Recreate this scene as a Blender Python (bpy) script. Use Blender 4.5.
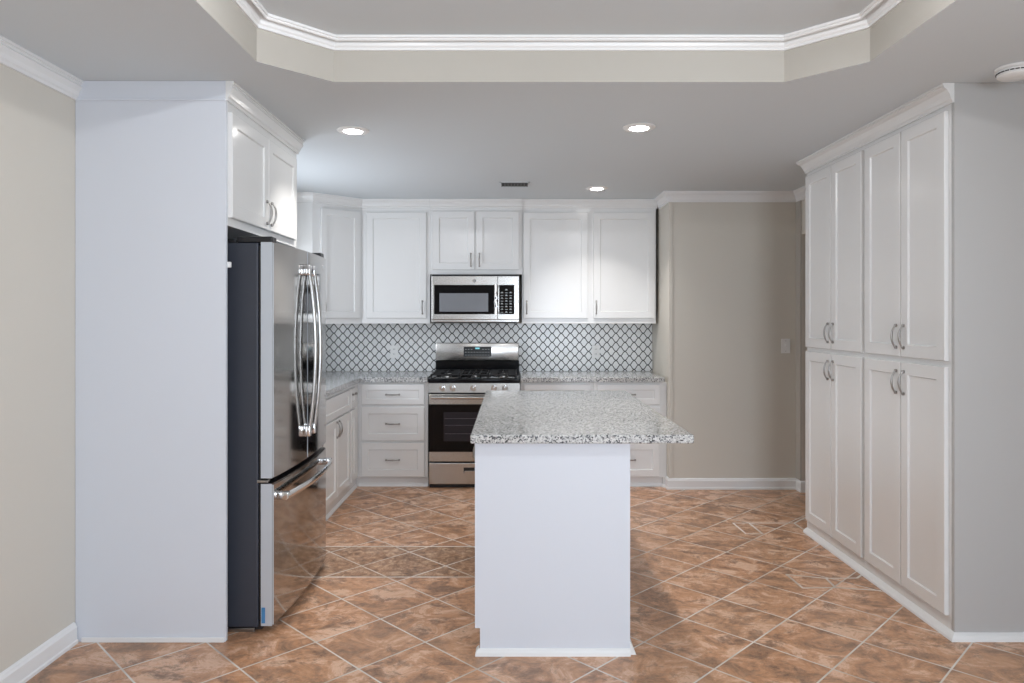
import bpy, bmesh, math, random
from mathutils import Vector, Matrix
random.seed(4)
C = bpy.context.scene.collection
PI = math.pi
for o in list(bpy.data.objects): bpy.data.objects.remove(o)
scn = bpy.context.scene

# ------------------------------------------------------------------ camera, world, large lights, exposure
FPX, CX, HY, HC = 715.0, 512.0, 317.0, 1.413
cam = bpy.data.cameras.new('camera'); cam_o = bpy.data.objects.new('camera', cam); C.objects.link(cam_o)
cam_o.location = (0, 0, HC); cam_o.rotation_euler = (PI/2, 0, 0)
cam.sensor_width = 36; cam.sensor_fit = 'HORIZONTAL'; cam.lens = 36*FPX/1024
cam.shift_x = 0; cam.shift_y = -(341.5-HY)/1024
cam.clip_start = .05
scn.camera = cam_o
scn.view_settings.view_transform = 'Standard'; scn.view_settings.look = 'None'
scn.view_settings.gamma = 1; scn.view_settings.use_curve_mapping = False
scn.view_settings.exposure = 0.36
w = bpy.data.worlds.new('world'); scn.world = w; w.use_nodes = True
w.node_tree.nodes['Background'].inputs[0].default_value = (.62, .78, 1, 1)
w.node_tree.nodes['Background'].inputs[1].default_value = 1.6

def lamp(name, kind, loc, energy, color, size=.1, size_y=None, rot=(0, 0, 0), spot=None, blend=.5, spread=None):
    l = bpy.data.lights.new(name, kind); l.energy = energy; l.color = color
    if kind == 'AREA':
        l.size = size
        l.shape = 'RECTANGLE' if size_y else 'DISK'
        if size_y: l.size_y = size_y
        if spread: l.spread = spread
    else:
        l.shadow_soft_size = size
    if kind == 'SPOT': l.spot_size = spot; l.spot_blend = blend
    o = bpy.data.objects.new(name, l); C.objects.link(o); o.location = loc; o.rotation_euler = rot
    return o
# daylight through the window in the wall behind the photographer
lamp('daylight', 'AREA', (1.0, -3.12, 1.2), 38, (.80, .89, 1), 1.6, 2.0, rot=(PI/2, 0, 0), spread=math.radians(125))
# daylight through the wide window in the right wall beside the photographer
lamp('daylight', 'AREA', (2.68, -.35, 1.5), 60, (.84, .92, 1), 2.3, 1.25, rot=(PI/2, 0, PI/2))
# daylight through the window over the left counter
lamp('daylight', 'AREA', (-2.02, 4.95, 1.62), 12, (.97, .98, 1), 1.1, 1.0, rot=(PI/2, 0, -PI/2))
TRAY_LAMPS = [(-.60, 1.9), (1.01, 1.9)]
CANS = [(-.874, 3.93), (.687, 3.865), (.676, 5.69)]

# ------------------------------------------------------------------ materials
def mat(name, col=(.8, .8, .8), rough=.5, metal=0, coat=0, emit=None, estr=0, spec=.5):
    m = bpy.data.materials.new(name); m.use_nodes = True
    b = m.node_tree.nodes['Principled BSDF']
    b.inputs['Base Color'].default_value = (*col, 1); b.inputs['Roughness'].default_value = rough
    b.inputs['Metallic'].default_value = metal; b.inputs['Coat Weight'].default_value = coat
    b.inputs['Specular IOR Level'].default_value = spec
    if emit: b.inputs['Emission Color'].default_value = (*emit, 1); b.inputs['Emission Strength'].default_value = estr
    return m
class NT:
    def __init__(s, m): s.t = m.node_tree; s.b = s.t.nodes['Principled BSDF']
    def n(s, kind, **kw):
        x = s.t.nodes.new(kind)
        for k, v in kw.items(): setattr(x, k, v)
        return x
    def l(s, a, b): s.t.links.new(a, b)
    def m(s, op, a, b=None, c=None, clamp=False):
        x = s.t.nodes.new('ShaderNodeMath'); x.operation = op; x.use_clamp = clamp
        for i, v in enumerate((a, b, c)):
            if v is None: continue
            if isinstance(v, (int, float)): x.inputs[i].default_value = v
            else: s.l(v, x.inputs[i])
        return x.outputs[0]
    def mix(s, f, a, b, mode='MIX'):
        x = s.t.nodes.new('ShaderNodeMix'); x.data_type = 'RGBA'; x.blend_type = mode
        for i, v in ((0, f), (6, a), (7, b)):
            if isinstance(v, (int, float)): x.inputs[i].default_value = v
            elif isinstance(v, tuple): x.inputs[i].default_value = (*v, 1)
            else: s.l(v, x.inputs[i])
        return x.outputs[2]
    def ramp(s, f, stops, interp='LINEAR'):
        x = s.t.nodes.new('ShaderNodeValToRGB'); x.color_ramp.interpolation = interp
        e = x.color_ramp.elements
        while len(e) < len(stops): e.new(.5)
        for i, (p, c) in enumerate(stops):
            e[i].position = p; e[i].color = (*c, 1)
        s.l(f, x.inputs[0]); return x.outputs[0]
    def noise(s, vec, scale, detail=3, rough=.5, dist=0):
        x = s.t.nodes.new('ShaderNodeTexNoise'); x.inputs['Scale'].default_value = scale
        x.inputs['Detail'].default_value = detail; x.inputs['Roughness'].default_value = rough; x.inputs['Distortion'].default_value = dist
        s.l(vec, x.inputs['Vector']); return x
    def bump(s, h, strength, dist=.002):
        x = s.t.nodes.new('ShaderNodeBump'); x.inputs['Strength'].default_value = strength; x.inputs['Distance'].default_value = dist
        s.l(h, x.inputs['Height']); s.l(x.outputs[0], s.b.inputs['Normal'])
def paint(name, col, rough, orange=.05, scale=120, **k):
    m = mat(name, col, rough, **k); t = NT(m)
    g = t.n('ShaderNodeNewGeometry'); n = t.noise(g.outputs['Position'], scale, 2)
    t.bump(n.outputs[0], orange, .001)
    n2 = t.noise(g.outputs['Position'], 1.3, 2)
    c = t.mix(t.m('MULTIPLY', n2.outputs[0], .08), col, tuple(x*.82 for x in col)); t.l(c, t.b.inputs['Base Color'])
    return m
M = {}
M['white'] = paint('white gloss paint', (.80, .80, .795), .2, .015)
M['panel'] = paint('dimmed white satin paint', (.69, .72, .78), .38, .03)  # white paint with weaker front light put into its colour
M['greypanel'] = paint('light grey satin finish', (.50, .495, .49), .4, .03)  # one even grey, darker than the other end panels
M['trim'] = paint('white trim paint', (.82, .82, .82), .32, .02)
M['ceiling'] = paint('ceiling paint', (.68, .725, .755), .8, .25, 160)
M['wall'] = paint('greige wall paint', (.66, .625, .56), .6, .15, 160)
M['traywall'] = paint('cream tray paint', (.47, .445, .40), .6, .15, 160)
M['dark'] = mat('black plastic', (.012, .012, .014), .35)
M['fridge_side'] = mat('charcoal enamel', (.035, .04, .055), .45)
M['cast'] = mat('cast iron', (.01, .01, .011), .5)
M['enamel'] = mat('black enamel', (.006, .006, .007), .12, spec=.2)
M['ovenglass'] = mat('oven glass', (.004, .004, .005), .06, spec=.2)
M['window_grey'] = mat('microwave screen mesh', (.22, .23, .25), .2)
M['ovenwin'] = mat('oven window', (.03, .028, .034), .1, spec=.2)
M['nickel'] = mat('brushed nickel', (.36, .345, .33), .28, 1)
M['plate'] = mat('white plastic', (.86, .86, .85), .35)
M['lens'] = mat('lamp lens', (1, 1, 1), .5, emit=(1, .97, .92), estr=26)
M['vent'] = mat('vent slot', (.03, .03, .03), .7)
M['tape'] = mat('blue film', (.06, .22, .45), .4)
M['digits'] = mat('panel legend', (.45, .48, .5), .4)
M['display'] = mat('display glass', (.05, .055, .06), .15)
M['grass'] = mat('lawn', (.10, .15, .05), .9)
M['glass'] = mat('window glass', (1, 1, 1), 0); M['glass'].node_tree.nodes['Principled BSDF'].inputs['Transmission Weight'].default_value = 1
def steel(name, col=(.50, .485, .465), rough=.25, axis=0):
    m = mat(name, col, rough, 1); t = NT(m)
    tc = t.n('ShaderNodeTexCoord'); mp = t.n('ShaderNodeMapping'); t.l(tc.outputs['Object'], mp.inputs[0])
    sc = [400, 400, 400]; sc[axis] = 4; mp.inputs['Scale'].default_value = sc
    n = t.noise(mp.outputs[0], 1, 2); t.bump(n.outputs[0], .03, .0005)
    r = t.m('MULTIPLY_ADD', n.outputs[0], .06, rough-.03); t.l(r, t.b.inputs['Roughness'])
    return m
M['steel'] = steel('stainless steel')
M['steelv'] = steel('stainless door steel', (.43, .415, .40), .09, 2)
M['doorside'] = mat('grey door edge', (.56, .60, .65), .35, .3)
M['bar'] = mat('satin steel bar', (.52, .51, .50), .22, 1)
M['chrome'] = mat('polished steel', (.75, .75, .76), .12, 1)

def granite():
    m = mat('speckled granite', (.6, .6, .6), .12); t = NT(m)
    g = t.n('ShaderNodeNewGeometry')
    d = t.noise(g.outputs['Position'], 60, 2)
    v0 = t.n('ShaderNodeVectorMath', operation='SCALE'); t.l(d.outputs['Color'], v0.inputs[0]); v0.inputs['Scale'].default_value = .008
    v1 = t.n('ShaderNodeVectorMath', operation='ADD'); t.l(g.outputs['Position'], v1.inputs[0]); t.l(v0.outputs[0], v1.inputs[1])
    vo = t.n('ShaderNodeTexVoronoi'); vo.inputs['Scale'].default_value = 170; t.l(v1.outputs[0], vo.inputs['Vector'])
    sp = t.n('ShaderNodeSeparateColor'); t.l(vo.outputs['Color'], sp.inputs[0])
    c = t.ramp(sp.outputs[0], [(0, (.012, .013, .02)), (.12, (.10, .105, .12)), (.24, (.33, .33, .33)), (.42, (.53, .53, .52)), (.72, (.66, .66, .65))], 'CONSTANT')
    n = t.noise(g.outputs['Position'], 90, 3)
    c2 = t.mix(t.m('MULTIPLY', n.outputs[0], .2), c, (.55, .55, .53))
    t.l(c2, t.b.inputs['Base Color']); return m
M['granite'] = granite()

def backsplash():
    m = mat('lantern mosaic tile', (.7, .7, .7), .2); t = NT(m)
    g = t.n('ShaderNodeNewGeometry'); s = t.n('ShaderNodeSeparateXYZ'); t.l(g.outputs['Position'], s.inputs[0])
    hx = t.m('ADD', s.outputs[0], s.outputs[1])      # works on the back wall (y const) and the side wall (x const)
    u = t.m('DIVIDE', hx, .0835); v = t.m('DIVIDE', t.m('SUBTRACT', s.outputs[2], .0185), .083)
    a = t.m('ADD', u, v); b = t.m('SUBTRACT', u, v)
    k = -.045
    sa = t.m('MULTIPLY', t.m('SINE', t.m('MULTIPLY', b, 2*PI)), k); sb = t.m('MULTIPLY', t.m('SINE', t.m('MULTIPLY', a, 2*PI)), k)
    A = t.m('ADD', a, sa); B = t.m('ADD', b, sb)
    da = t.m('PINGPONG', A, .5); db = t.m('PINGPONG', B, .5)
    dm = t.m('MINIMUM', da, db)
    mask = t.m('SUBTRACT', 1, t.m('DIVIDE', t.m('SUBTRACT', dm, .052), .024, clamp=True), clamp=True)
    fa = t.m('FLOOR', A); fb = t.m('FLOOR', B)
    cb = t.n('ShaderNodeCombineXYZ'); t.l(fa, cb.inputs[0]); t.l(fb, cb.inputs[1])
    wn = t.n('ShaderNodeTexWhiteNoise'); t.l(cb.outputs[0], wn.inputs['Vector'])
    tile = t.mix(wn.outputs['Value'], (.80, .81, .81), (.86, .865, .86))
    t.l(t.mix(mask, tile, (.008, .008, .01)), t.b.inputs['Base Color'])
    t.l(t.m('MULTIPLY_ADD', mask, .5, .18), t.b.inputs['Roughness'])
    t.bump(t.m('SUBTRACT', 1, mask), .3, .001)
    return m
M['backsplash'] = backsplash()

def px_floor(x, y):
    Z = HC*FPX/(y-HY); return ((x-CX)*Z/FPX, Z)
def floor_mat():
    m = mat('terracotta slate tile', (.5, .3, .2), .3); t = NT(m)
    g = t.n('ShaderNodeNewGeometry'); s = t.n('ShaderNodeSeparateXYZ'); t.l(g.outputs['Position'], s.inputs[0])
    X, Y = s.outputs[0], s.outputs[1]
    P = .3364
    a = t.m('DIVIDE', t.m('SUBTRACT', t.m('MULTIPLY', t.m('SUBTRACT', Y, X), .70711), 1.455), P)
    b = t.m('DIVIDE', t.m('SUBTRACT', t.m('MULTIPLY', t.m('ADD', Y, X), .70711), 1.5945), P)
    da = t.m('PINGPONG', a, .5); db = t.m('PINGPONG', b, .5)
    d = t.m('MULTIPLY', t.m('MINIMUM', da, db), P)
    cb = t.n('ShaderNodeCombineXYZ'); t.l(t.m('FLOOR', a), cb.inputs[0]); t.l(t.m('FLOOR', b), cb.inputs[1])
    # inlaid accent tiles: outlines as grout segments
    segs_px = [((733, 523), (749, 523)), ((749, 523), (762.5, 533.8)), ((762.5, 533.8), (746, 533.8)), ((746, 533.8), (733, 523)),
               ((749, 523), (795.5, 523)), ((794.5, 523.5), (807.5, 531.8)), ((794.5, 523), (812, 514)),
               ((786.5, 574.4), (802.9, 588)), ((802.9, 588), (835.5, 587.5)), ((835.5, 587.5), (826, 578.3)), ((826, 578.3), (786.5, 574.4)),
               ((826, 578.3), (857, 578)), ((857, 578), (866, 572)), ((835.5, 587.5), (880, 590.5)),
               ((325, 546.5), (475, 546.5)), ((310, 577), (475, 577))]
    for p, q in segs_px:
        ax, ay = px_floor(*p); bx_, by = px_floor(*q)
        dx, dy = bx_-ax, by-ay; L2 = dx*dx+dy*dy
        rx = t.m('SUBTRACT', X, ax); ry = t.m('SUBTRACT', Y, ay)
        h = t.m('DIVIDE', t.m('ADD', t.m('MULTIPLY', rx, dx), t.m('MULTIPLY', ry, dy)), L2, clamp=True)
        ex = t.m('SUBTRACT', rx, t.m('MULTIPLY', h, dx)); ey = t.m('SUBTRACT', ry, t.m('MULTIPLY', h, dy))
        dd = t.m('SQRT', t.m('ADD', t.m('MULTIPLY', ex, ex), t.m('MULTIPLY', ey, ey)))
        d = t.m('MINIMUM', d, t.m('SUBTRACT', dd, .0026))
    mask = t.m('SUBTRACT', 1, t.m('DIVIDE', t.m('SUBTRACT', d, .0026), .002, clamp=True), clamp=True)
    wn = t.n('ShaderNodeTexWhiteNoise'); t.l(cb.outputs[0], wn.inputs['Vector'])
    off = t.n('ShaderNodeVectorMath', operation='SCALE'); t.l(wn.outputs['Color'], off.inputs[0]); off.inputs['Scale'].default_value = 7
    pv = t.n('ShaderNodeVectorMath', operation='ADD'); t.l(g.outputs['Position'], pv.inputs[0]); t.l(off.outputs[0], pv.inputs[1])
    st = t.n('ShaderNodeMapping'); st.inputs['Rotation'].default_value = (0, 0, .3); st.inputs['Scale'].default_value = (1, 1.25, 1); t.l(pv.outputs[0], st.inputs[0])
    n1 = t.noise(st.outputs[0], 5.2, 12, .74, .7); n2 = t.noise(st.outputs[0], 6.8, 12, .76, .5); n3 = t.noise(g.outputs['Position'], 38, 6, .8)
    c = t.ramp(n1.outputs[0], [(.34, (.15, .075, .04)), (.43, (.36, .175, .09)), (.49, (.52, .25, .12)), (.53, (.58, .31, .18)), (.59, (.78, .52, .37)), (.70, (.60, .30, .15))])
    c = t.mix(t.ramp(n2.outputs[0], [(.51, (0, 0, 0)), (.61, (.9, .9, .9))]), c, (.13, .06, .035))
    c = t.mix(t.ramp(n3.outputs[0], [(.35, (0, 0, 0)), (.72, (.45, .45, .45))]), c, (.64, .44, .31))
    c = t.mix(t.m('MULTIPLY', wn.outputs['Value'], .2), c, (.52, .34, .22))
    # darker mottled band of tiles laid across the walkway
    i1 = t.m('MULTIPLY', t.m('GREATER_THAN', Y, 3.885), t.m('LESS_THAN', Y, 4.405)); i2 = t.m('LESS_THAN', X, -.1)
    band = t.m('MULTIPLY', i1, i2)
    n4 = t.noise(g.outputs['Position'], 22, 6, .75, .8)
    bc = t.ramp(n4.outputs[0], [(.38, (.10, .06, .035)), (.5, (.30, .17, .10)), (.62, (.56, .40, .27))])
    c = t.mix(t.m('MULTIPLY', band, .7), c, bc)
    gn = t.noise(g.outputs['Position'], 3, 2)
    gc = t.ramp(gn.outputs[0], [(.35, (.50, .44, .38)), (.6, (.76, .72, .67))])
    t.l(t.mix(mask, c, gc), t.b.inputs['Base Color'])
    t.l(t.m('MULTIPLY_ADD', n3.outputs[0], .2, .24), t.b.inputs['Roughness'])
    hgt = t.m('SUBTRACT', t.m('MULTIPLY', n2.outputs[0], .5), t.m('MULTIPLY', mask, .6))
    t.bump(hgt, .35, .003)
    return m
M['floor'] = floor_mat()

# ------------------------------------------------------------------ mesh helpers
def box(bm, x0, x1, y0, y1, z0, z1, bev=0, seg=2):
    r = bmesh.ops.create_cube(bm, size=1)
    vs = r['verts']
    for v in vs:
        v.co = Vector((x0 if v.co.x < 0 else x1, y0 if v.co.y < 0 else y1, z0 if v.co.z < 0 else z1))
    if bev:
        es = list({e for v in vs for e in v.link_edges})
        bmesh.ops.bevel(bm, geom=es, offset=bev, segments=seg, affect='EDGES', profile=.5)
    return bm
def new(): return bmesh.new()
def B(x0, x1, y0, y1, z0, z1, bev=0, seg=2): return box(new(), x0, x1, y0, y1, z0, z1, bev, seg)
def prism(bm, pts, a0, a1, axis='z'):
    """extrude polygon pts between a0 and a1 along axis; pts in the two other axes (x,y | x,z | y,z)"""
    def P(p, a):
        return {'z': (p[0], p[1], a), 'y': (p[0], a, p[1]), 'x': (a, p[0], p[1])}[axis]
    lo = [bm.verts.new(P(p, a0)) for p in pts]; hi = [bm.verts.new(P(p, a1)) for p in pts]
    n = len(pts)
    fs = [bm.faces.new(lo[::-1]), bm.faces.new(hi)]
    for i in range(n): fs.append(bm.faces.new((lo[i], lo[(i+1) % n], hi[(i+1) % n], hi[i])))
    bmesh.ops.recalc_face_normals(bm, faces=fs)
    return bm
def cyl(bm, c, r, h, axis='z', seg=32, r2=None, bev=0):
    mtx = Matrix.Translation(c)
    if axis == 'y': mtx = mtx @ Matrix.Rotation(PI/2, 4, 'X')
    if axis == 'x': mtx = mtx @ Matrix.Rotation(PI/2, 4, 'Y')
    r_ = bmesh.ops.create_cone(bm, cap_ends=True, segments=seg, radius1=r, radius2=r if r2 is None else r2, depth=h, matrix=mtx)
    if bev:
        es = [e for e in {e for v in r_['verts'] for e in v.link_edges} if any(len(f.verts) > 4 for f in e.link_faces)]
        bmesh.ops.bevel(bm, geom=es, offset=bev, segments=2, affect='EDGES')
    return bm
def tube(bm, pts, rad, seg=10, flat=1.0, up=Vector((0, 0, 1))):
    pts = [Vector(p) for p in pts]; rings = []
    rad = rad if isinstance(rad, (list, tuple)) else [rad]*len(pts)
    for i, p in enumerate(pts):
        d = (pts[min(i+1, len(pts)-1)]-pts[max(i-1, 0)]).normalized()
        s = d.cross(up)
        if s.length < 1e-3: s = d.cross(Vector((1, 0, 0)))
        s.normalize(); t = s.cross(d).normalized()
        rings.append([bm.verts.new(p+(s*math.cos(2*PI*k/seg)*flat+t*math.sin(2*PI*k/seg))*rad[i]) for k in range(seg)])
    fs = []
    for i in range(len(rings)-1):
        for k in range(seg):
            fs.append(bm.faces.new((rings[i][k], rings[i][(k+1) % seg], rings[i+1][(k+1) % seg], rings[i+1][k])))
    fs.append(bm.faces.new(rings[0][::-1])); fs.append(bm.faces.new(rings[-1]))
    bmesh.ops.recalc_face_normals(bm, faces=fs)
    for f in fs: f.smooth = True
    return bm
def sweep(bm, prof, path, closed=False, side=1):
    """prof: (out, z) points, closed polygon; path: (x, y) points; out is measured to the left of travel times side; mitred"""
    n = len(path); rings = []
    for i, p in enumerate(path):
        p = Vector(p)
        a = (p-Vector(path[i-1])).normalized() if (i > 0 or closed) else None
        b = (Vector(path[(i+1) % n])-p).normalized() if (i < n-1 or closed) else None
        a = a or b; b = b or a
        na = Vector((-a.y, a.x))*side; nb = Vector((-b.y, b.x))*side
        m = (na+nb); m = m/max(.2, m.length_squared)*2 if m.length > 1e-6 else na
        rings.append([bm.verts.new((p.x+m.x*o, p.y+m.y*o, z)) for o, z in prof])
    fs = []; k = len(prof)
    for i in range(n if closed else n-1):
        r0, r1 = rings[i], rings[(i+1) % n]
        for j in range(k): fs.append(bm.faces.new((r0[j], r0[(j+1) % k], r1[(j+1) % k], r1[j])))
    if not closed: fs += [bm.faces.new(rings[0][::-1]), bm.faces.new(rings[-1])]
    bmesh.ops.recalc_face_normals(bm, faces=fs)
    return bm
def obj(name, bm, m, parent=None, smooth=False, label=None, xf=None):
    if xf is not None: bmesh.ops.transform(bm, matrix=xf, verts=bm.verts)
    me = bpy.data.meshes.new(name); bm.to_mesh(me); bm.free()
    if smooth:
        for p in me.polygons: p.use_smooth = True
        me.set_sharp_from_angle(angle=math.radians(40))
    me.materials.append(M[m] if isinstance(m, str) else m)
    o = bpy.data.objects.new(name, me); C.objects.link(o)
    if parent: o.parent = parent
    if label: o['label'] = label
    return o
def tag(o, label, cat, group=None):
    o['label'] = label; o['category'] = cat
    if group: o['group'] = group
    return o
def struct(name, bm, m, label=None, smooth=False):
    o = obj(name, bm, m, smooth=smooth); o['kind'] = 'structure'
    if label: o['label'] = label
    return o
def thing(name, label, cat, loc=(0, 0, 0), rotz=0, group=None):
    o = bpy.data.objects.new(name, None); C.objects.link(o); o.empty_display_size = .1
    o.location = loc; o.rotation_euler = (0, 0, rotz)
    return tag(o, label, cat, group)

CEIL, XL, XR = 2.44, -1.90, 2.56
YB, YF, XJ, XH = 6.57, 5.87, 1.289, 2.34     # back wall, far beige wall, jamb return, hall-side wall
YREAR = -3.0
crown = lambda z, h=.085, p=.052: [(0, z-h), (.010, z-h), (.010, z-h+.012), (.016, z-h+.018), (.020, z-h+.034), (.032, z-h+.056), (p-.010, z-.022), (p-.006, z-.018), (p-.006, z-.012), (p, z-.010), (p, z), (0, z)]
base_prof = [(0, 0), (.020, 0), (.020, .013), (.015, .018), (.015, .070), (.011, .078), (.009, .084), (.004, .089), (0, .091)]
shoe = [(0, 0), (.016, 0), (.015, .008), (.010, .016), (.002, .022), (0, .024)]

# ------------------------------------------------------------------ room shell
struct('floor', B(XL-.1, 3.7, YREAR-.1, YB+.1, -.06, 0), 'floor')
struct('ground', B(-12, 12, -16, YREAR-.12, -.25, -.2), 'grass')
T = .1
bm = new()      # left wall with the window over the counter
LY0, LY1, LZ0, LZ1 = 4.38, 5.52, 1.10, 2.14
box(bm, XL-T, XL, YREAR, LY0, 0, CEIL+.3); box(bm, XL-T, XL, LY1, YB, 0, CEIL+.3)
box(bm, XL-T, XL, LY0, LY1, 0, LZ0); box(bm, XL-T, XL, LY0, LY1, LZ1, CEIL+.3)
struct('wall_left', bm, 'wall')
bm = new()
for z0, z1 in ((LZ0, LZ0+.045), (LZ1-.045, LZ1), (1.60, 1.64)): box(bm, XL-.07, XL-.03, LY0, LY1, z0, z1)
for y0, y1 in ((LY0, LY0+.045), (LY1-.045, LY1)): box(bm, XL-.07, XL-.03, y0, y1, LZ0, LZ1)
struct('window_3', bm, 'trim')
struct('wall_back', B(XL, XJ, YB, YB+T, 0, CEIL), 'wall')
struct('wall_far', B(XJ, XH+1.3, YF, YF+.7+T, 0, CEIL), 'wall')
# hall-side wall with its doorway
bm = new(); box(bm, XH, XH+.12, 5.77, YF, 0, CEIL); box(bm, XH, XH+.12, 4.92, 5.77, 2.08, CEIL); box(bm, XH, XH+.12, 4.72, 4.92, 0, CEIL)
box(bm, XH+.12, XR+.1, 4.72, 4.80, 0, CEIL)
struct('wall_hall', bm, 'wall')
struct('wall_hall_end', B(3.6, 3.7, 4.7, YF, 0, CEIL), 'wall')
struct('wall_hall_side', B(XR+.1, 3.6, 4.6, 4.7, 0, CEIL), 'wall')
bm = new(); box(bm, XR, XR+T, YREAR, -1.55, 0, CEIL+.3); box(bm, XR, XR+T, .85, 4.72, 0, CEIL+.3)
box(bm, XR, XR+T, -1.55, .85, 0, .85); box(bm, XR, XR+T, -1.55, .85, 2.15, CEIL+.3)
struct('wall_right', bm, 'wall')
bm = new()
for z0, z1 in ((.85, .9), (2.10, 2.15)): box(bm, XR+.03, XR+.07, -1.55, .85, z0, z1)
for y0, y1 in ((-1.55, -1.5), (-.375, -.325), (.80, .85)): box(bm, XR+.03, XR+.07, y0, y1, .85, 2.15)
struct('window_4', bm, 'trim')
# rear wall with two window openings
bm = new(); wins = [(.2, 1.8)]; zs, zt = .15, 2.25
box(bm, XL, XR, YREAR-T, YREAR, 0, zs); box(bm, XL, XR, YREAR-T, YREAR, zt, CEIL+.3)
for a, b in ((XL, wins[0][0]), (wins[0][1], XR)): box(bm, a, b, YREAR-T, YREAR, zs, zt)
struct('wall_rear', bm, 'wall')
for i, (a, b) in enumerate(wins):
    bm = new()
    box(bm, a, b, YREAR-.07, YREAR-.03, zs, zs+.05); box(bm, a, b, YREAR-.07, YREAR-.03, zt-.05, zt)
    box(bm, a, a+.05, YREAR-.07, YREAR-.03, zs, zt); box(bm, b-.05, b, YREAR-.07, YREAR-.03, zs, zt)
    box(bm, a, b, YREAR-.065, YREAR-.035, 1.33, 1.37)
    struct('window_%d' % (i+1), bm, 'trim')
# lower ceiling with tray opening (octagon-like, clipped corners)
TX0, TX1, TY0, TY1, TC = -1.027, 1.44, -1.2, 3.125, .25
tray = [(TX0+TC, TY1), (TX0, TY1-TC), (TX0, TY0+TC), (TX0+TC, TY0), (TX1-TC, TY0), (TX1, TY0+TC), (TX1, TY1-TC), (TX1-TC, TY1)]
TZ = 2.625
def ceiling_ring():
    bm = new(); x0, x1, y0, y1 = XL, XR, YREAR, 6.75
    out = [(x0, y1), (x0, y1), (x0, y0), (x0, y0), (x1, y0), (x1, y0), (x1, y1), (x1, y1)]
    tv = [bm.verts.new((x, y, CEIL)) for x, y in tray]
    ov = {}
    def O(p):
        if p not in ov: ov[p] = bm.verts.new((p[0], p[1], CEIL))
        return ov[p]
    for i in range(8):
        j = (i+1) % 8; vs = [tv[i], tv[j], O(out[j]), O(out[i])]
        vs = [v for k, v in enumerate(vs) if v not in vs[:k]]
        bm.faces.new(vs)
    bmesh.ops.recalc_face_normals(bm, faces=bm.faces)
    for f in bm.faces:
        if f.normal.z > 0: f.normal_flip()
    return bm
bm = ceiling_ring()
box(bm, XR, 3.7, 4.6, 6.75, CEIL, CEIL+.03)
struct('ceiling', bm, 'ceiling')
tw = sweep(new(), [(0, CEIL), (0, TZ), (-.03, TZ), (-.03, CEIL+.004)], tray, True, 1 if False else 1)
struct('wall_tray', tw, 'traywall')
struct('ceiling_tray', B(TX0-.05, TX1+.05, TY0-.05, TY1+.05, TZ, TZ+.03), 'ceiling')
struct('trim_1', sweep(new(), crown(TZ, .050, .055), tray, True, 1), 'trim', 'white crown moulding round the raised tray ceiling')
# room crown mouldings
struct('trim_2', sweep(new(), crown(CEIL, .085, .036), [(XL, 3.108), (XL, YREAR)], False, 1), 'trim', 'white crown moulding along the left wall')
struct('trim_3', sweep(new(), crown(CEIL), [(XJ, 6.24), (XJ, YF), (XH, YF), (XH, 4.80)], False, -1), 'trim', 'white crown moulding above the beige far wall')
# corner bead strip on the beige wall and opening casing
struct('trim_4', B(XJ+.0, XJ+.028, YF-.006, YF, .0915, CEIL-.085, .002), 'wall', 'thin flat strip at the left edge of the beige wall')
struct('trim_5', B(XH-.012, XH, 5.775, YF-.0, .0915, CEIL-.085, .002), 'traywall', 'pale edge strip beside the doorway')
struct('baseboard_left', sweep(new(), base_prof, [(XL, 3.10), (XL, YREAR)], False, 1), 'trim')
struct('baseboard_far', sweep(new(), base_prof, [(XJ, 5.98), (XJ, YF), (XH, YF), (XH, 5.77), (XH+.12, 5.77)], False, -1), 'trim')
struct('baseboard_hall', sweep(new(), base_prof, [(XH+.121, YF), (3.6, YF)], False, -1), 'trim')
struct('baseboard_right', sweep(new(), base_prof, [(XR, YREAR), (XR, 3.12)], False, 1), 'trim')

# tiled backsplash
BSP0, BSP1 = .9155, 1.355
tag(obj('tile_backsplash', B(XL+.004, XJ-.002, YB-.008, YB-.0005, BSP0, BSP1), 'backsplash'), 'white lantern mosaic tile backsplash with dark grout behind the range', 'backsplash')
tag(obj('tile_backsplash', B(XL+.0005, XL+.008, 4.22, YB-.009, BSP0, 1.095), 'backsplash'), 'strip of lantern mosaic tile on the left wall beside the refrigerator', 'backsplash')

# ------------------------------------------------------------------ cabinet kit
def shaker(w_, h_, t=.019, st=.057, rec=.009):
    """door in local space: x 0..w, z 0..h, back y=0, front y=-t"""
    bm = new(); e = .003
    def ring(ins, y): return [bm.verts.new(p) for p in ((ins, y, ins), (w_-ins, y, ins), (w_-ins, y, h_-ins), (ins, y, h_-ins))]
    R = [ring(0, 0), ring(0, -t+e), ring(e, -t), ring(st, -t), ring(st+.004, -t+rec)]
    if st*2+.02 > min(w_, h_): st = min(w_, h_)*.3
    for a, b in zip(R, R[1:]):
        for i in range(4): bm.faces.new((a[i], a[(i+1) % 4], b[(i+1) % 4], b[i]))
    bm.faces.new(R[0][::-1]); bm.faces.new(R[-1])
    bmesh.ops.recalc_face_normals(bm, faces=bm.faces)
    return bm
def pull_bm(vertical=True, L=.112, out=.025, r=.0046):
    """bow pull centred on origin, mounting plane y=0, bows to -y"""
    bm = new(); pts = []; rad = []
    n = 14
    for i in range(n+1):
        s = -1+2*i/n; a = s*L/2
        y = -.006-(out-.006)*(1-abs(s)**2.4)
        pts.append((0, y, a) if vertical else (a, y, 0)); rad.append(r*(.8+.5*(1-abs(s))) if abs(s) < .9 else r*1.5)
    tube(bm, pts, rad, 10, up=Vector((0, 1, 0)))
    for s in (-1, 1):
        c = (0, -.0045, s*L/2*.97) if vertical else (s*L/2*.97, -.0045, 0)
        cyl(bm, c, .008, .009, 'y', 16, r2=.008)
    return bm
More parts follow.
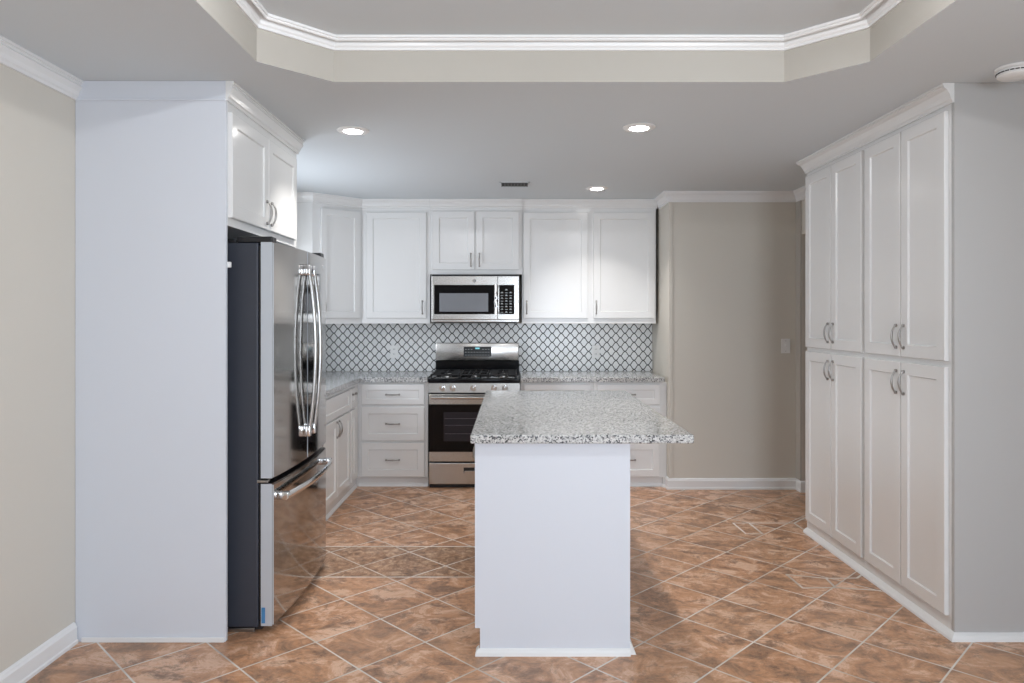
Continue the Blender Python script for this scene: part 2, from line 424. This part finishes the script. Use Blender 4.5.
def cabinet(name, label, cat, loc, rotz, W, D, Ht, toe=0, fronts=(), group=None, extra=None, mat_='white', toeback=.05):
    """local: x width, y depth from face plane 0 to D, z up from loc"""
    t = thing(name, label, cat, loc, rotz, group)
    bm = new()
    if toe:
        prism(bm, [(0, toe), (0, Ht), (D, Ht), (D, 0), (toeback, 0), (toeback, toe)], 0, W, 'x')
    else: box(bm, 0, W, 0, D, 0, Ht, .0015, 1)
    obj('carcass', bm, mat_, t)
    for f in fronts:
        kind, x, z, w_, h_, pull = f[:6]
        ty = 'drawer' if kind == 'drawer' else 'door'
        st = .045 if kind == 'drawer' and h_ < .2 else .057
        o = obj(ty, shaker(w_, h_, st=st), mat_, t); o.location = (x, -.0005, z)
        if pull:
            vert = pull[2] if len(pull) > 2 else True
            p = obj('handle', pull_bm(vert), 'nickel', o, True, 'brushed nickel bow handle'); p.location = (pull[0], -.019, pull[1])
    return t
def cab_crown(t, W, z, ret_l=0, ret_r=0, h=.085, p=.052, mat_='white'):
    """crown along a cabinet's face, in its local frame"""
    path = []
    if ret_l: path.append((0, ret_l))
    path += [(0, 0), (W, 0)]
    if ret_r: path.append((W, ret_r))
    return obj('crown_moulding', sweep(new(), crown(z, h, p), path, False, -1), mat_, t)

# ---- over-fridge cabinet and tall end panel (faces +x)
FX = -1.245
t = thing('fridge_cabinet', 'white two-door cabinet above the refrigerator with its tall white end panel', 'cabinet', (FX, 3.108, 0), PI/2)
# local x = world +y, local y = world -x
D = FX-XL-.001
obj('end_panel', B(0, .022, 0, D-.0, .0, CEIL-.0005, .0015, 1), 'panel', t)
obj('end_panel', B(1.0, 1.022, 0, D, .0, CEIL-.0005, .0015, 1), 'white', t)
obj('carcass', B(.0225, .9995, .0, D, 1.814, CEIL-.0005), 'white', t)
obj('base_shoe', B(-.008, -.0005, .004, D-.03, 0, .022, .003), 'trim', t)
obj('top_band', B(-.006, -.0005, 0, D, 2.352, 2.362, .002), 'panel', t)
for x in (.027, .5):
    d = obj('door', shaker(.468, .462), 'white', t); d.location = (x, -.0005, 1.85)
    p = obj('handle', pull_bm(), 'nickel', d, True, 'brushed nickel bow handle'); p.location = (.468-.03 if x < .1 else .03, -.019, .085)
cab_crown(t, 1.022, CEIL-.0005, 0, .33, .085, .036)

# ---- left run base cabinets (face +x at BX)
BX = -1.28; BD = BX-XL-.001; BH = .872
def lb(label, y0, y1, fronts, name='base_cabinet'):
    return cabinet(name, label, 'cabinet', (BX, y0, 0), PI/2, y1-y0, BD, BH, .085, fronts, 'white base cabinets along the left wall', toeback=.022)
lb('white base cabinet in the left run hidden behind the refrigerator', 4.14, 4.749, [('drawer', .03, .69, .55, .155, (.275, .078, False)), ('door', .03, .11, .55, .565, (.5, .48))])
lb('white two-door base cabinet in the left run with a wide top front', 4.75, 5.599, [('drawer', .02, .69, .81, .155, None), ('door', .02, .11, .4, .565, (.37, .49)), ('door', .428, .11, .4, .565, (.03, .49))])
lb('narrow white corner base cabinet between left run and drawer bank', 5.6, 6.568, [('drawer', .02, .69, .165, .155, (.0825, .11, False)), ('door', .02, .11, .165, .565, None)])
t_ = struct('trim_6', sweep(new(), shoe, [(BX-.022, 4.15), (BX-.022, 5.96-.001)], False, -1), 'trim', 'shoe moulding under the left run')

# ---- back run base cabinets (face -y at BY)
BY = 5.945; bd = YB-BY-.001
def drawers(x0, x1, label, group='white three-drawer base cabinets on the back wall'):
    W = x1-x0; m_ = .028; w_ = W-2*m_
    fr = [('drawer', m_, z, w_, h_, (w_/2, h_/2, False)) for z, h_ in ((.088, .282), (.387, .281), (.687, .167))]
    return cabinet('drawer_cabinet', label, 'cabinet', (x0, BY, 0), 0, W, bd, BH, .082, fr, group, toeback=.03)
drawers(BX+.002, -.699, 'white three-drawer base cabinet left of the range')
drawers(.071, .675, 'white three-drawer base cabinet right of the range, mostly behind the island')
drawers(.677, XJ-.035, 'white three-drawer base cabinet at the right end of the back counter')
struct('trim_7', B(XJ-.034, XJ-.001, BY+.01, YB-.001, 0, BH, .002), 'white', 'white filler strip between base cabinets and the side wall')
struct('trim_11', B(BX-.0215, BX+.0015, BY+.022, 6.5, 0, .081), 'white', 'white toe-board filler in the inside corner')
struct('trim_8', sweep(new(), shoe, [(BX+.0, BY+.03), (-.70, BY+.03)], False, -1), 'trim', 'shoe moulding under the left drawer bank')
struct('trim_9', sweep(new(), shoe, [(.072, BY+.03), (XJ-.04, BY+.03), (XJ-.017, BY-.02)], False, -1), 'trim', 'shoe moulding under the right drawer bank')

# ---- countertops
CT = .914
bm = new(); prism(bm, [(XL+.001, 4.132), (-1.25, 4.132), (-1.25, BY-.035), (-.699, BY-.035), (-.699, YB-.001), (XL+.001, YB-.001)], BH+.001, CT, 'z')
bmesh.ops.bevel(bm, geom=[e for e in bm.edges if abs(e.verts[0].co.z-e.verts[1].co.z) < 1e-4 and e.verts[0].co.z > .9], offset=.004, segments=2, affect='EDGES')
tag(obj('countertop', bm, 'granite', smooth=False), 'grey speckled granite countertop wrapping the corner left of the range', 'countertop')
bm = B(.071, 1.262, BY-.035, YB-.001, BH+.001, CT, .004)
tag(obj('countertop', bm, 'granite'), 'grey speckled granite countertop right of the range against the side wall', 'countertop')

# ---- wall cabinets
UZ = 1.355; UH = CEIL-.0005-UZ
def upper(x0, x1, y, z, label, fronts, crown_l=0, crown_r=0):
    t = cabinet('wall_cabinet', label, 'cabinet', (x0, y, z), 0, x1-x0, YB-y-.0095 if z < 1.36 else YB-y-.001, CEIL-.0005-z, 0, fronts, 'white wall cabinets on the back wall')
    cab_crown(t, x1-x0, CEIL-.0005-z, crown_l, crown_r, .078, .045)
    return t
Y1, Y2 = 6.250, 6.270
dz0 = 1.402-UZ; dh = .925
upper(-1.312, -.716, Y1, UZ, 'white single-door wall cabinet left of the microwave', [('door', .042, dz0, .522, dh, (.49, .095))])
upper(-.715, .0865, Y1, 1.785, 'white two-door wall cabinet above the microwave', [('door', .022, .04, .365, .51, (.335, .085)), ('door', .402, .04, .375, .51, (.03, .085))])
upper(.087, 1.262, Y2, UZ, 'wide white two-door wall cabinet right of the microwave', [('door', .012, dz0, .565, dh, (.03, .095)), ('door', .627, dz0, .535, dh, (.008+.015, .095))], 0, .04)
# diagonal corner wall cabinet
t = thing('corner_wall_cabinet', 'white diagonal corner wall cabinet beside the refrigerator', 'cabinet', (XL, 5.93, UZ), 0)
px_, py_ = -1.655-XL, 0.0; qx, qy = -1.3125-XL, Y1-5.93
bm = new(); prism(bm, [(.0085, 0), (px_, 0), (qx, qy), (qx, YB-5.93-.0095), (.0085, YB-5.93-.0095)], 0, UH, 'z')
obj('carcass', bm, 'white', t)
dl = math.hypot(qx-px_, qy-py_); ang = math.atan2(qy-py_, qx-px_)
dw = dl-.095
d = obj('door', shaker(dw, dh), 'white', t); d.location = (px_+math.cos(ang)*.07, py_+math.sin(ang)*.07, dz0); d.rotation_euler = (0, 0, ang)
nrm = Vector((math.sin(ang), -math.cos(ang), 0))*.001; d.location += nrm
p = obj('handle', pull_bm(), 'nickel', d, True, 'brushed nickel bow handle'); p.location = (.03, -.019, .095)
obj('crown_moulding', sweep(new(), crown(UH, .078, .045), [(.0085, 0), (px_, 0), (qx, qy)], False, -1), 'white', t)

# ---- tall pantry cabinets (face -x at PX)
PX = 1.94
def pantry(y_far, W, label, far_end):
    D = XR-PX-.001
    t = thing('pantry_cabinet', label, 'cabinet', (PX, y_far, 0), -PI/2, 'tall white pantry cabinets on the right wall')
    # local x = world -y, local y = world +x
    bm = new(); prism(bm, [(0, 0), (0, CEIL-.0005), (D, CEIL-.0005), (D, 0)], 0, W, 'x')
    obj('carcass', bm, 'white', t)
    n = W-.0
    for z, h_, pz in ((.088, 1.103, 1.103-.10), (1.217, 1.113, .10)):
        for x, w_, px in ((.018, W/2-.022, W/2-.022-.03), (W/2+.004, W/2-.022, .03)):
            d = obj('door', shaker(w_, h_, st=.06), 'white', t); d.location = (x, -.0005, z)
            p = obj('handle', pull_bm(), 'nickel', d, True, 'brushed nickel bow handle'); p.location = (px, -.019, pz)
    return t
YP = 3.135
pt = pantry(4.70, .782, 'tall white four-door pantry cabinet nearer the beige wall and doorway', True)
cab_crown(pt, .782, CEIL-.0005, .3, 0)
pt = pantry(3.9175, .782-.022, 'tall white four-door pantry cabinet nearest the viewer with a plain light grey end panel', False)
cab_crown(pt, .7825, CEIL-.0005, 0, 0)
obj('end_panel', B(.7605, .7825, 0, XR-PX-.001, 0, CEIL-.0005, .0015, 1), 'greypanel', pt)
struct('trim_10', sweep(new(), [(0, 0), (.028, 0), (.026, .010), (.016, .022), (.004, .030), (0, .031)], [(PX, 4.70), (PX, YP), (XR, YP)], False, -1), 'trim', 'white shoe moulding along the pantry cabinets')

# ---- island
IT = .926
bm = B(-.172, .752, 2.95, 4.74, IT-.036, IT, .006, 3)
tag(obj('island_countertop', bm, 'granite', smooth=False), 'large grey speckled granite island countertop overhanging to the right', 'countertop')
t = thing('kitchen_island', 'white island cabinet with plain end panel under the granite top', 'island', (-.134, 2.99, 0), 0)
W_, L_ = .628, 1.70
bm = new(); prism(bm, [(0, 0), (0, .112), (-.021, .112), (-.021, IT-.037), (W_, IT-.037), (W_, 0)], .0, .02, 'y')
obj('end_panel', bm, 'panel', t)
bm = new(); prism(bm, [(.04, 0), (.04, .112), (-.002, .112), (-.002, IT-.037), (W_-.004, IT-.037), (W_-.004, 0)], .0205, L_, 'y')
obj('carcass', bm, 'white', t)
obj('base_moulding', sweep(new(), [(0, 0), (.016, 0), (.014, .014), (.008, .024), (0, .028)], [(-.004, .03), (-.004, 0), (W_, 0)], False, -1), 'trim', t)
obj('base_moulding', sweep(new(), [(0, 0), (.026, 0), (.020, .014), (.008, .040), (0, .055)], [(W_, 0), (W_, L_)], False, -1), 'trim', t)
for y, pp in ((.43, .03), (.85, .38), (1.27, .03), (1.69, .38)):
    d = obj('door', shaker(.41, .72), 'white', t); d.location = (-.0025, y, .13); d.rotation_euler = (0, 0, -PI/2)
    p = obj('handle', pull_bm(), 'nickel', d, True, 'brushed nickel bow handle'); p.location = (pp, -.019, .64)

# ------------------------------------------------------------------ refrigerator (faces +x)
t = thing('refrigerator', 'stainless steel french-door refrigerator with bottom freezer and dark sides', 'refrigerator', (-1.135, 3.195, 0), 0)
FL = .905           # along y
XBk = XL+.03+1.135
obj('body', B(-.735, 0, 0, FL, .025, 1.745, .006), 'fridge_side', t)
obj('toe_grille', B(-.02, .015, .01, FL-.01, .012, .05, .003), 'dark', t)
obj('foot', B(-.60, -.02, .01, .03, 0, .018, .003), 'nickel', t, label='bright metal levelling rail')
obj('foot', B(-.60, -.02, FL-.03, FL-.01, 0, .018, .003), 'nickel', t)
obj('gasket', B(.0005, .012, .008, FL-.008, .06, 1.73, .002), 'dark', t)
def fdoor(y0, y1, z0, z1, curve=.024):
    """curved-front door; plan outline bowed about the whole fridge front"""
    bm = new(); n = 16; xs = []
    def fx(y): s = (y-FL/2)/(FL/2); return .068+curve*(1-s*s)
    pts = [(.0125, y0), (.0125, y1)] + [(fx(y1+(y0-y1)*i/n), y1+(y0-y1)*i/n) for i in range(n+1)]
    prism(bm, pts, z0, z1, 'z')
    es = [e for e in bm.edges if all(v.co.x > .05 for v in e.verts) and abs(e.verts[0].co.z-e.verts[1].co.z) < 1e-5]
    es += [e for e in bm.edges if all(v.co.x > .05 for v in e.verts) and abs(e.verts[0].co.z-e.verts[1].co.z) > .1 and (abs(e.verts[0].co.y-y0) < 1e-4 or abs(e.verts[0].co.y-y1) < 1e-4)]
    bmesh.ops.bevel(bm, geom=es, offset=.005, segments=2, affect='EDGES')
    return bm, fx
def steel_door(name, y0, y1, z0, z1):
    bm, fx = fdoor(y0, y1, z0, z1)
    o = obj(name, bm, 'steelv', t, True)
    o.data.materials.append(M['doorside'])
    o.data.materials.append(M['dark'])
    for p in o.data.polygons:
        if abs(p.normal.y) > .9: p.material_index = 1
        if abs(p.normal.z) > .9: p.material_index = 2
    return o, fx
dn, fx = steel_door('door', 0, FL/2-.002, .692, 1.748)
df, _ = steel_door('door', FL/2+.002, FL, .692, 1.748)
fz, _ = steel_door('freezer_drawer', 0, FL, .032, .667)
def vhandle(y, s, parent):
    bm = new(); pts = []; n = 22
    x0 = fx(y)
    for i in range(n+1):
        u = -1+2*i/n; pts.append((x0+.020+.034*(1-u*u), y, 1.245+u*.415))
    tube(bm, pts, [.0095]*(n+1), 12, flat=1.3, up=Vector((1, 0, 0)))
    h = obj('handle', bm, 'bar', parent, True, 'bowed steel bar handle')
    for u in (-1, 1):
        b2 = B(x0-.003, x0+.030, y-.015, y+.015, 1.245+u*.405-.028, 1.245+u*.405+.028, .006)
        obj('handle_mount', b2, 'chrome', parent, True)
vhandle(FL/2-.045, -1, dn); vhandle(FL/2+.045, 1, df)
bm = new(); pts = []; n = 24
for i in range(n+1):
    u = -1+2*i/n; y = FL/2+u*.40; pts.append((fx(y)+.036+.014*(1-u*u), y, .600))
tube(bm, pts, [.017]*(n+1), 14, flat=.5, up=Vector((0, 0, 1)))
h = obj('handle', bm, 'chrome', fz, True, 'bowed polished steel freezer handle')
for u in (-1, 1):
    y = FL/2+u*.385
    obj('handle_mount', B(fx(y)-.003, fx(y)+.044, y-.016, y+.016, .582, .618, .006), 'chrome', fz, True)
obj('hinge_cover', B(-.10, .06, .012, .075, 1.7455, 1.775, .006), 'dark', t)
obj('hinge_cover', B(-.10, .06, FL-.075, FL-.012, 1.7455, 1.775, .006), 'dark', t)
obj('top_grille', B(-.70, -.105, .01, .03, 1.7455, 1.765, .003), 'dark', t)
obj('centre_hinge', B(-.004, .045, -.004, .03, .6725, .6845, .002), 'nickel', t)
obj('badge', cyl(new(), (fx(.80)+.0, .80, 1.69), .013, .004, 'x', 24), 'chrome', df, True, 'small round maker badge')
obj('protective_film', B(.016, .032, -.0022, -.0005, .045, .115), 'tape', fz, label='scrap of blue protective film')
tag(obj('wall_clip', B(FX-.012, FX+.012, 3.1305, 3.146, 1.630, 1.655, .003), 'plate'), 'small white clip on the inner face of the tall panel above the refrigerator side', 'clip')

# ------------------------------------------------------------------ gas range
RX0, RX1, RY = -.693, .065, 5.895
t = thing('gas_range', 'stainless steel gas range with black cooktop and black glass oven door', 'range', (RX0, RY, 0), 0)
RW = RX1-RX0
obj('body', B(.004, RW-.004, .03, .66, .03, .872, .003), 'dark', t)
obj('kick_plate', B(.01, RW-.01, .035, .06, .0, .03), 'dark', t)
bm = B(.006, RW-.006, 0, .0295, .034, .208, .004)
dr = obj('drawer', bm, 'steel', t)
dh_ = obj('handle', B(RW/2-.085, RW/2+.085, -.003, -.0005, .128, .172, .001), 'dark', dr, label='dark recessed finger slot')
obj('grip_lip', B(RW/2-.078, RW/2+.078, -.009, -.0035, .128, .146, .002), 'steel', dr)
od = obj('oven_door', B(.006, RW-.006, -.004, .0295, .222, .776, .004), 'steel', t)
obj('door_glass', B(.006, RW-.006, -.008, -.0045, .302, .694, .001), 'ovenglass', od)
obj('oven_window', B(.13, RW-.13, -.0092, -.0082, .39, .63), 'ovenwin', od)
for z in (.45, .52, .575):
    obj('oven_rack', B(.14, RW-.14, -.0102, -.0093, z, z+.0035), mat('rack glint', (.10, .09, .11), .3), od)
bm = new(); n = 12
tube(bm, [(.035, -.045, .752), (RW-.035, -.045, .752)], .013, 14)
hd = obj('handle', bm, 'steel', od, True, 'tubular steel oven handle')
for x in (.05, RW-.05): obj('handle_mount', B(x-.012, x+.012, -.045, -.0045, .742, .762, .003), 'steel', od)
obj('badge', B(RW/2-.008, RW/2+.008, -.0062, -.0042, .255, .272), 'dark', od, label='small dark maker badge')
# control panel, slightly raked
bm = new(); prism(bm, [(-.004, .790), (.0295, .790), (.0295, .866), (.008, .866)], .0, RW, 'x')
cp = obj('control_panel', bm, 'steel', t)
for x in (.119, .205, .375, .545, .634):
    bm = new(); cyl(bm, (x, -.001, .828), .025, .010, 'y', 28); cyl(bm, (x, -.019, .828), .021, .028, 'y', 28, bev=.003)
    box(bm, x-.004, x+.004, -.040, -.030, .808, .848, .0015)
    obj('knob', bm, 'chrome', cp, True)
ct = obj('cooktop', B(0, RW, .0, .6, .8725, .905, .006), 'enamel', t, True)
for i in range(3):
    x0 = .018+i*(RW-.036)/3; x1 = x0+(RW-.036)/3-.006
    bm = new(); r_ = .006
    z = .935
    for y in (.03, .555): box(bm, x0, x1, y-r_, y+r_, z-r_, z+r_, .002, 1)
    for x in (x0+r_, x1-r_): box(bm, x-r_, x+r_, .03, .555, z-r_, z+r_, .002, 1)
    xc = (x0+x1)/2
    if i == 1:
        for x in (x0+.07, xc, x1-.07): box(bm, x-.005, x+.005, .03, .555, z-.005, z+.007, .001, 1)
        box(bm, x0, x1, .285, .3, z-.005, z+.007, .001, 1)
    else:
        box(bm, xc-.005, xc+.005, .03, .115, z-.005, z+.007, .001, 1); box(bm, xc-.005, xc+.005, .205, .385, z-.005, z+.007, .001, 1); box(bm, xc-.005, xc+.005, .475, .555, z-.005, z+.007, .001, 1)
        for y in (.16, .295, .43): box(bm, x0, xc-.045 if y != .295 else x1, y-.005, y+.005, z-.005, z+.007, .001, 1)
        for y in (.16, .43): box(bm, xc+.045, x1, y-.005, y+.005, z-.005, z+.007, .001, 1)
    for x in (x0+r_, x1-r_):
        for y in (.036, .549): box(bm, x-.006, x+.006, y-.006, y+.006, .9052, z)
    obj('grate', bm, 'cast', t)
for x, y, r_ in ((.14, .16, .045), (.14, .43, .04), (RW-.14, .16, .045), (RW-.14, .43, .04), (RW/2, .22, .03), (RW/2, .38, .03)):
    b_ = obj('burner', cyl(new(), (x, y, .9115), r_, .012, 'z', 32, bev=.002), 'nickel', t, True)
    obj('burner_cap', cyl(new(), (x, y, .921), r_*.8, .006, 'z', 32, bev=.002), 'cast', b_, True)
bg = obj('backguard', B(.0, RW, .6005, .66, .8725, 1.018, .004), 'enamel', t)
bk = obj('backguard_panel', B(0, RW-.004, .585, .66, 1.0185, 1.178, .008), 'steel', t, True)
ds = obj('display', B(.255, .505, .5815, .5845, 1.055, 1.145, .001), 'display', t, label='dark glass clock and control display')
bm = new()
for k in range(9):
    for j in range(3):
        if 3 <= k <= 5 and j == 2: continue
        obj('key_legend', B(.268+k*.026, .268+k*.026+.013, .5803, .5812, 1.066+j*.026, 1.070+j*.026), 'digits', ds)
obj('clock', B(.36, .40, .5803, .5812, 1.122, 1.136), mat('clock digits', (.05, .2, .25), .3, emit=(.3, .8, .9), estr=.6), ds)

# ------------------------------------------------------------------ microwave
MX0, MX1, MY, MZ0, MZ1 = -.694, .062, 6.170, 1.366, 1.781
t = thing('microwave', 'stainless steel over-the-range microwave with black window and keypad', 'microwave', (MX0, MY, MZ0), 0)
MW = MX1-MX0; MH = MZ1-MZ0
obj('body', B(.001, MW-.001, .03, YB-MY-.0095, .004, MH, .003), 'dark', t)
obj('top_vent', B(.004, MW-.004, .004, .0295, MH-.012, MH-.001, .002), 'dark', t)
dr = obj('door', B(0, .572, 0, .0295, .025, MH-.014, .004), 'steel', t)
gl = obj('door_glass', B(.022, .541, -.003, -.0005, .071, .324, .001), 'ovenglass', dr)
obj('window', B(.068, .489, -.0045, -.0032, .093, .252), 'window_grey', dr, label='grey perforated viewing window')
cp = obj('control_panel', B(.5735, MW, 0, .0295, .025, MH-.014, .004), 'steel', t)
kp = obj('keypad', B(.583, .714, -.003, -.0005, .071, .324, .001), 'ovenglass', t, label='black glass keypad')
bm = new()
for r_ in range(9):
    for c_ in range(3):
        if r_ == 8 and c_ != 1: continue
        x = .597+c_*.037; z = .085+r_*.024
        bm = new(); box(bm, x, x+.022, -.004, -.0032, z, z+.005)
        if (r_+c_) % 2: box(bm, x+.005, x+.017, -.004, -.0032, z+.005, z+.011)
        obj('key_legend', bm, 'digits', kp)
bm = new(); tube(bm, [(.560, -.034, .070), (.560, -.038, .13), (.560, -.040, .198), (.560, -.038, .26), (.560, -.034, .326)], .013, 14, flat=1.0)
hd = obj('handle', bm, 'chrome', dr, True, 'vertical steel bar handle')
for z in (.085, .311): obj('handle_mount', B(.552, .568, -.034, -.0005, z-.010, z+.010, .002), 'chrome', dr)
lg = obj('badge', cyl(new(), (MW/2-.01, -.0012, .358), .016, .0022, 'y', 28), 'nickel', dr, True, 'round maker badge')
bm = new(); tube(bm, [(MW/2-.01+.010*math.cos(a*PI/6), -.0028, .358+.010*math.sin(a*PI/6)) for a in range(13)], .0015, 6, up=Vector((0, 1, 0)))
obj('badge_ring', bm, 'dark', dr)
obj('bottom_vent', B(.02, MW-.02, .006, .29, -.004, .0035, .001), 'dark', t)
obj('bottom_lip', B(0, MW, .004, .0295, .004, .0245, .003), 'steel', t)

# ------------------------------------------------------------------ outlets and switch
def outlet(x, label):
    y = YB-.0085; z = 1.095
    t = thing('wall_outlet', label, 'outlet', (x, y, z), 0, 'white outlets on the backsplash')
    obj('cover_plate', B(-.036, .036, -.006, 0, -.058, .058, .003), 'plate', t)
    for dz in (-.022, .022):
        rc = obj('receptacle', B(-.017, .017, -.008, -.0062, dz-.014, dz+.014, .003), 'plate', t)
        bm = new(); box(bm, -.008, -.005, -.0086, -.0081, dz-.004, dz+.006); box(bm, .005, .008, -.0086, -.0081, dz-.004, dz+.006)
        obj('slot', bm, 'dark', rc)
outlet((394-512)/109.2, 'white double outlet on the tile left of the range')
outlet((596-512)/109.2, 'white double outlet on the tile right of the range')
t = thing('light_switch', 'white toggle light switch on the beige wall', 'switch', ((785.5-512)*YF/FPX, YF-.0005, HC-(346-HY)*YF/FPX), 0)
obj('cover_plate', B(-.037, .037, -.006, 0, -.06, .06, .003), 'plate', t)
obj('toggle', B(-.006, .006, -.018, -.0065, -.002, .014, .002), 'plate', t)
for z in (.042, -.042): obj('screw', cyl(new(), (0, -.0068, z), .003, .001, 'y', 12), 'nickel', t)

# ------------------------------------------------------------------ ceiling fixtures
def lathe(bm, prof, seg=48, c=(0, 0, 0)):
    rings = []
    for r, z in prof: rings.append([bm.verts.new((c[0]+r*math.cos(2*PI*k/seg), c[1]+r*math.sin(2*PI*k/seg), c[2]+z)) for k in range(seg)])
    for a, b in zip(rings, rings[1:]):
        for k in range(seg): bm.faces.new((a[k], a[(k+1) % seg], b[(k+1) % seg], b[k]))
    bmesh.ops.recalc_face_normals(bm, faces=bm.faces)
    for f in bm.faces: f.smooth = True
    return bm
can_labels = ['round recessed ceiling light nearest the refrigerator cabinet', 'round recessed ceiling light above the island at right', 'round recessed ceiling light nearest the wall cabinets']
CAN_W = 4.6
for (x, y), lab in zip(CANS, can_labels):
    t = thing('recessed_light', lab, 'ceiling light', (x, y, CEIL), 0, 'recessed kitchen ceiling lights')
    obj('trim_ring', lathe(new(), [(.088, -.0005), (.088, -.004), (.082, -.008), (.062, -.010), (.052, -.009), (.049, -.002), (.049, -.0005)]), 'plate', t, True)
    obj('lens', lathe(new(), [(.0485, -.0008), (.0485, -.006), (.040, -.013), (.02, -.017), (0, -.018)]), 'lens', t, True)
    l = lamp('can_lamp', 'AREA', (x, y, CEIL-.021), CAN_W, (1, .96, .91), .12); l.data.spread = math.radians(104)
for i, (x, y) in enumerate(TRAY_LAMPS):
    t = thing('tray_light', ['round flush tray ceiling light on the left half of the tray, out of frame', 'round flush tray ceiling light on the right half of the tray, out of frame'][i], 'ceiling light', (x, y, TZ), 0, 'flush lights in the tray')
    obj('housing', lathe(new(), [(.09, -.0005), (.09, -.02), (.075, -.03), (.0, -.03)]), 'plate', t, True)
    obj('bulb', lathe(new(), [(.0, -.031), (.02, -.031), (.03, -.045), (.02, -.058), (0, -.062)], 20), 'lens', t, True)
    lamp('tray_lamp', 'POINT', (x, y, TZ-.075), 11, (.95, .97, 1), .012)
# air vent
t = thing('air_vent', 'small dark slotted air vent in the kitchen ceiling', 'vent', (.02, 5.53, CEIL), 0)
fr_ = new(); L2, W2 = .115, .10
for a in ((-L2, L2, -W2, -W2+.012), (-L2, L2, W2-.012, W2), (-L2, -L2+.012, -W2, W2), (L2-.012, L2, -W2, W2)): box(fr_, a[0], a[1], a[2], a[3], -.005, -.0005)
obj('frame', fr_, 'ceiling', t)
obj('backing', B(-L2+.012, L2-.012, -W2+.012, W2-.012, -.0015, -.0005), 'vent', t)
for k in range(9):
    x = -.1+k*.025
    obj('slat', B(x-.003, x+.003, -W2+.013, W2-.013, -.005, -.0016), mat('vent slat', (.16, .16, .155), .6), t)
# smoke detector
t = thing('smoke_detector', 'round white smoke detector on the ceiling above the pantry end', 'smoke detector', (2.075, 2.945, CEIL), 0)
obj('base_plate', lathe(new(), [(0, -.0005), (.075, -.0005), (.075, -.010), (.070, -.012), (0, -.012)]), 'plate', t, True)
obj('housing', lathe(new(), [(.066, -.0125), (.068, -.018), (.066, -.034), (.056, -.041), (.02, -.043), (0, -.043)]), 'plate', t, True)
bm = new()
for k in range(24):
    a = k*PI/12; c_ = Vector((.0675*math.cos(a), .0675*math.sin(a), -.0225))
    b2 = new(); box(b2, -.002, .002, -.007, .007, -.002, .002); 
    bmesh.ops.transform(b2, matrix=Matrix.Translation(c_) @ Matrix.Rotation(a, 4, 'Z'), verts=b2.verts)
    me = bpy.data.meshes.new('tmp'); b2.to_mesh(me); b2.free(); bm.from_mesh(me); bpy.data.meshes.remove(me)
obj('sensing_slots', bm, 'vent', t)
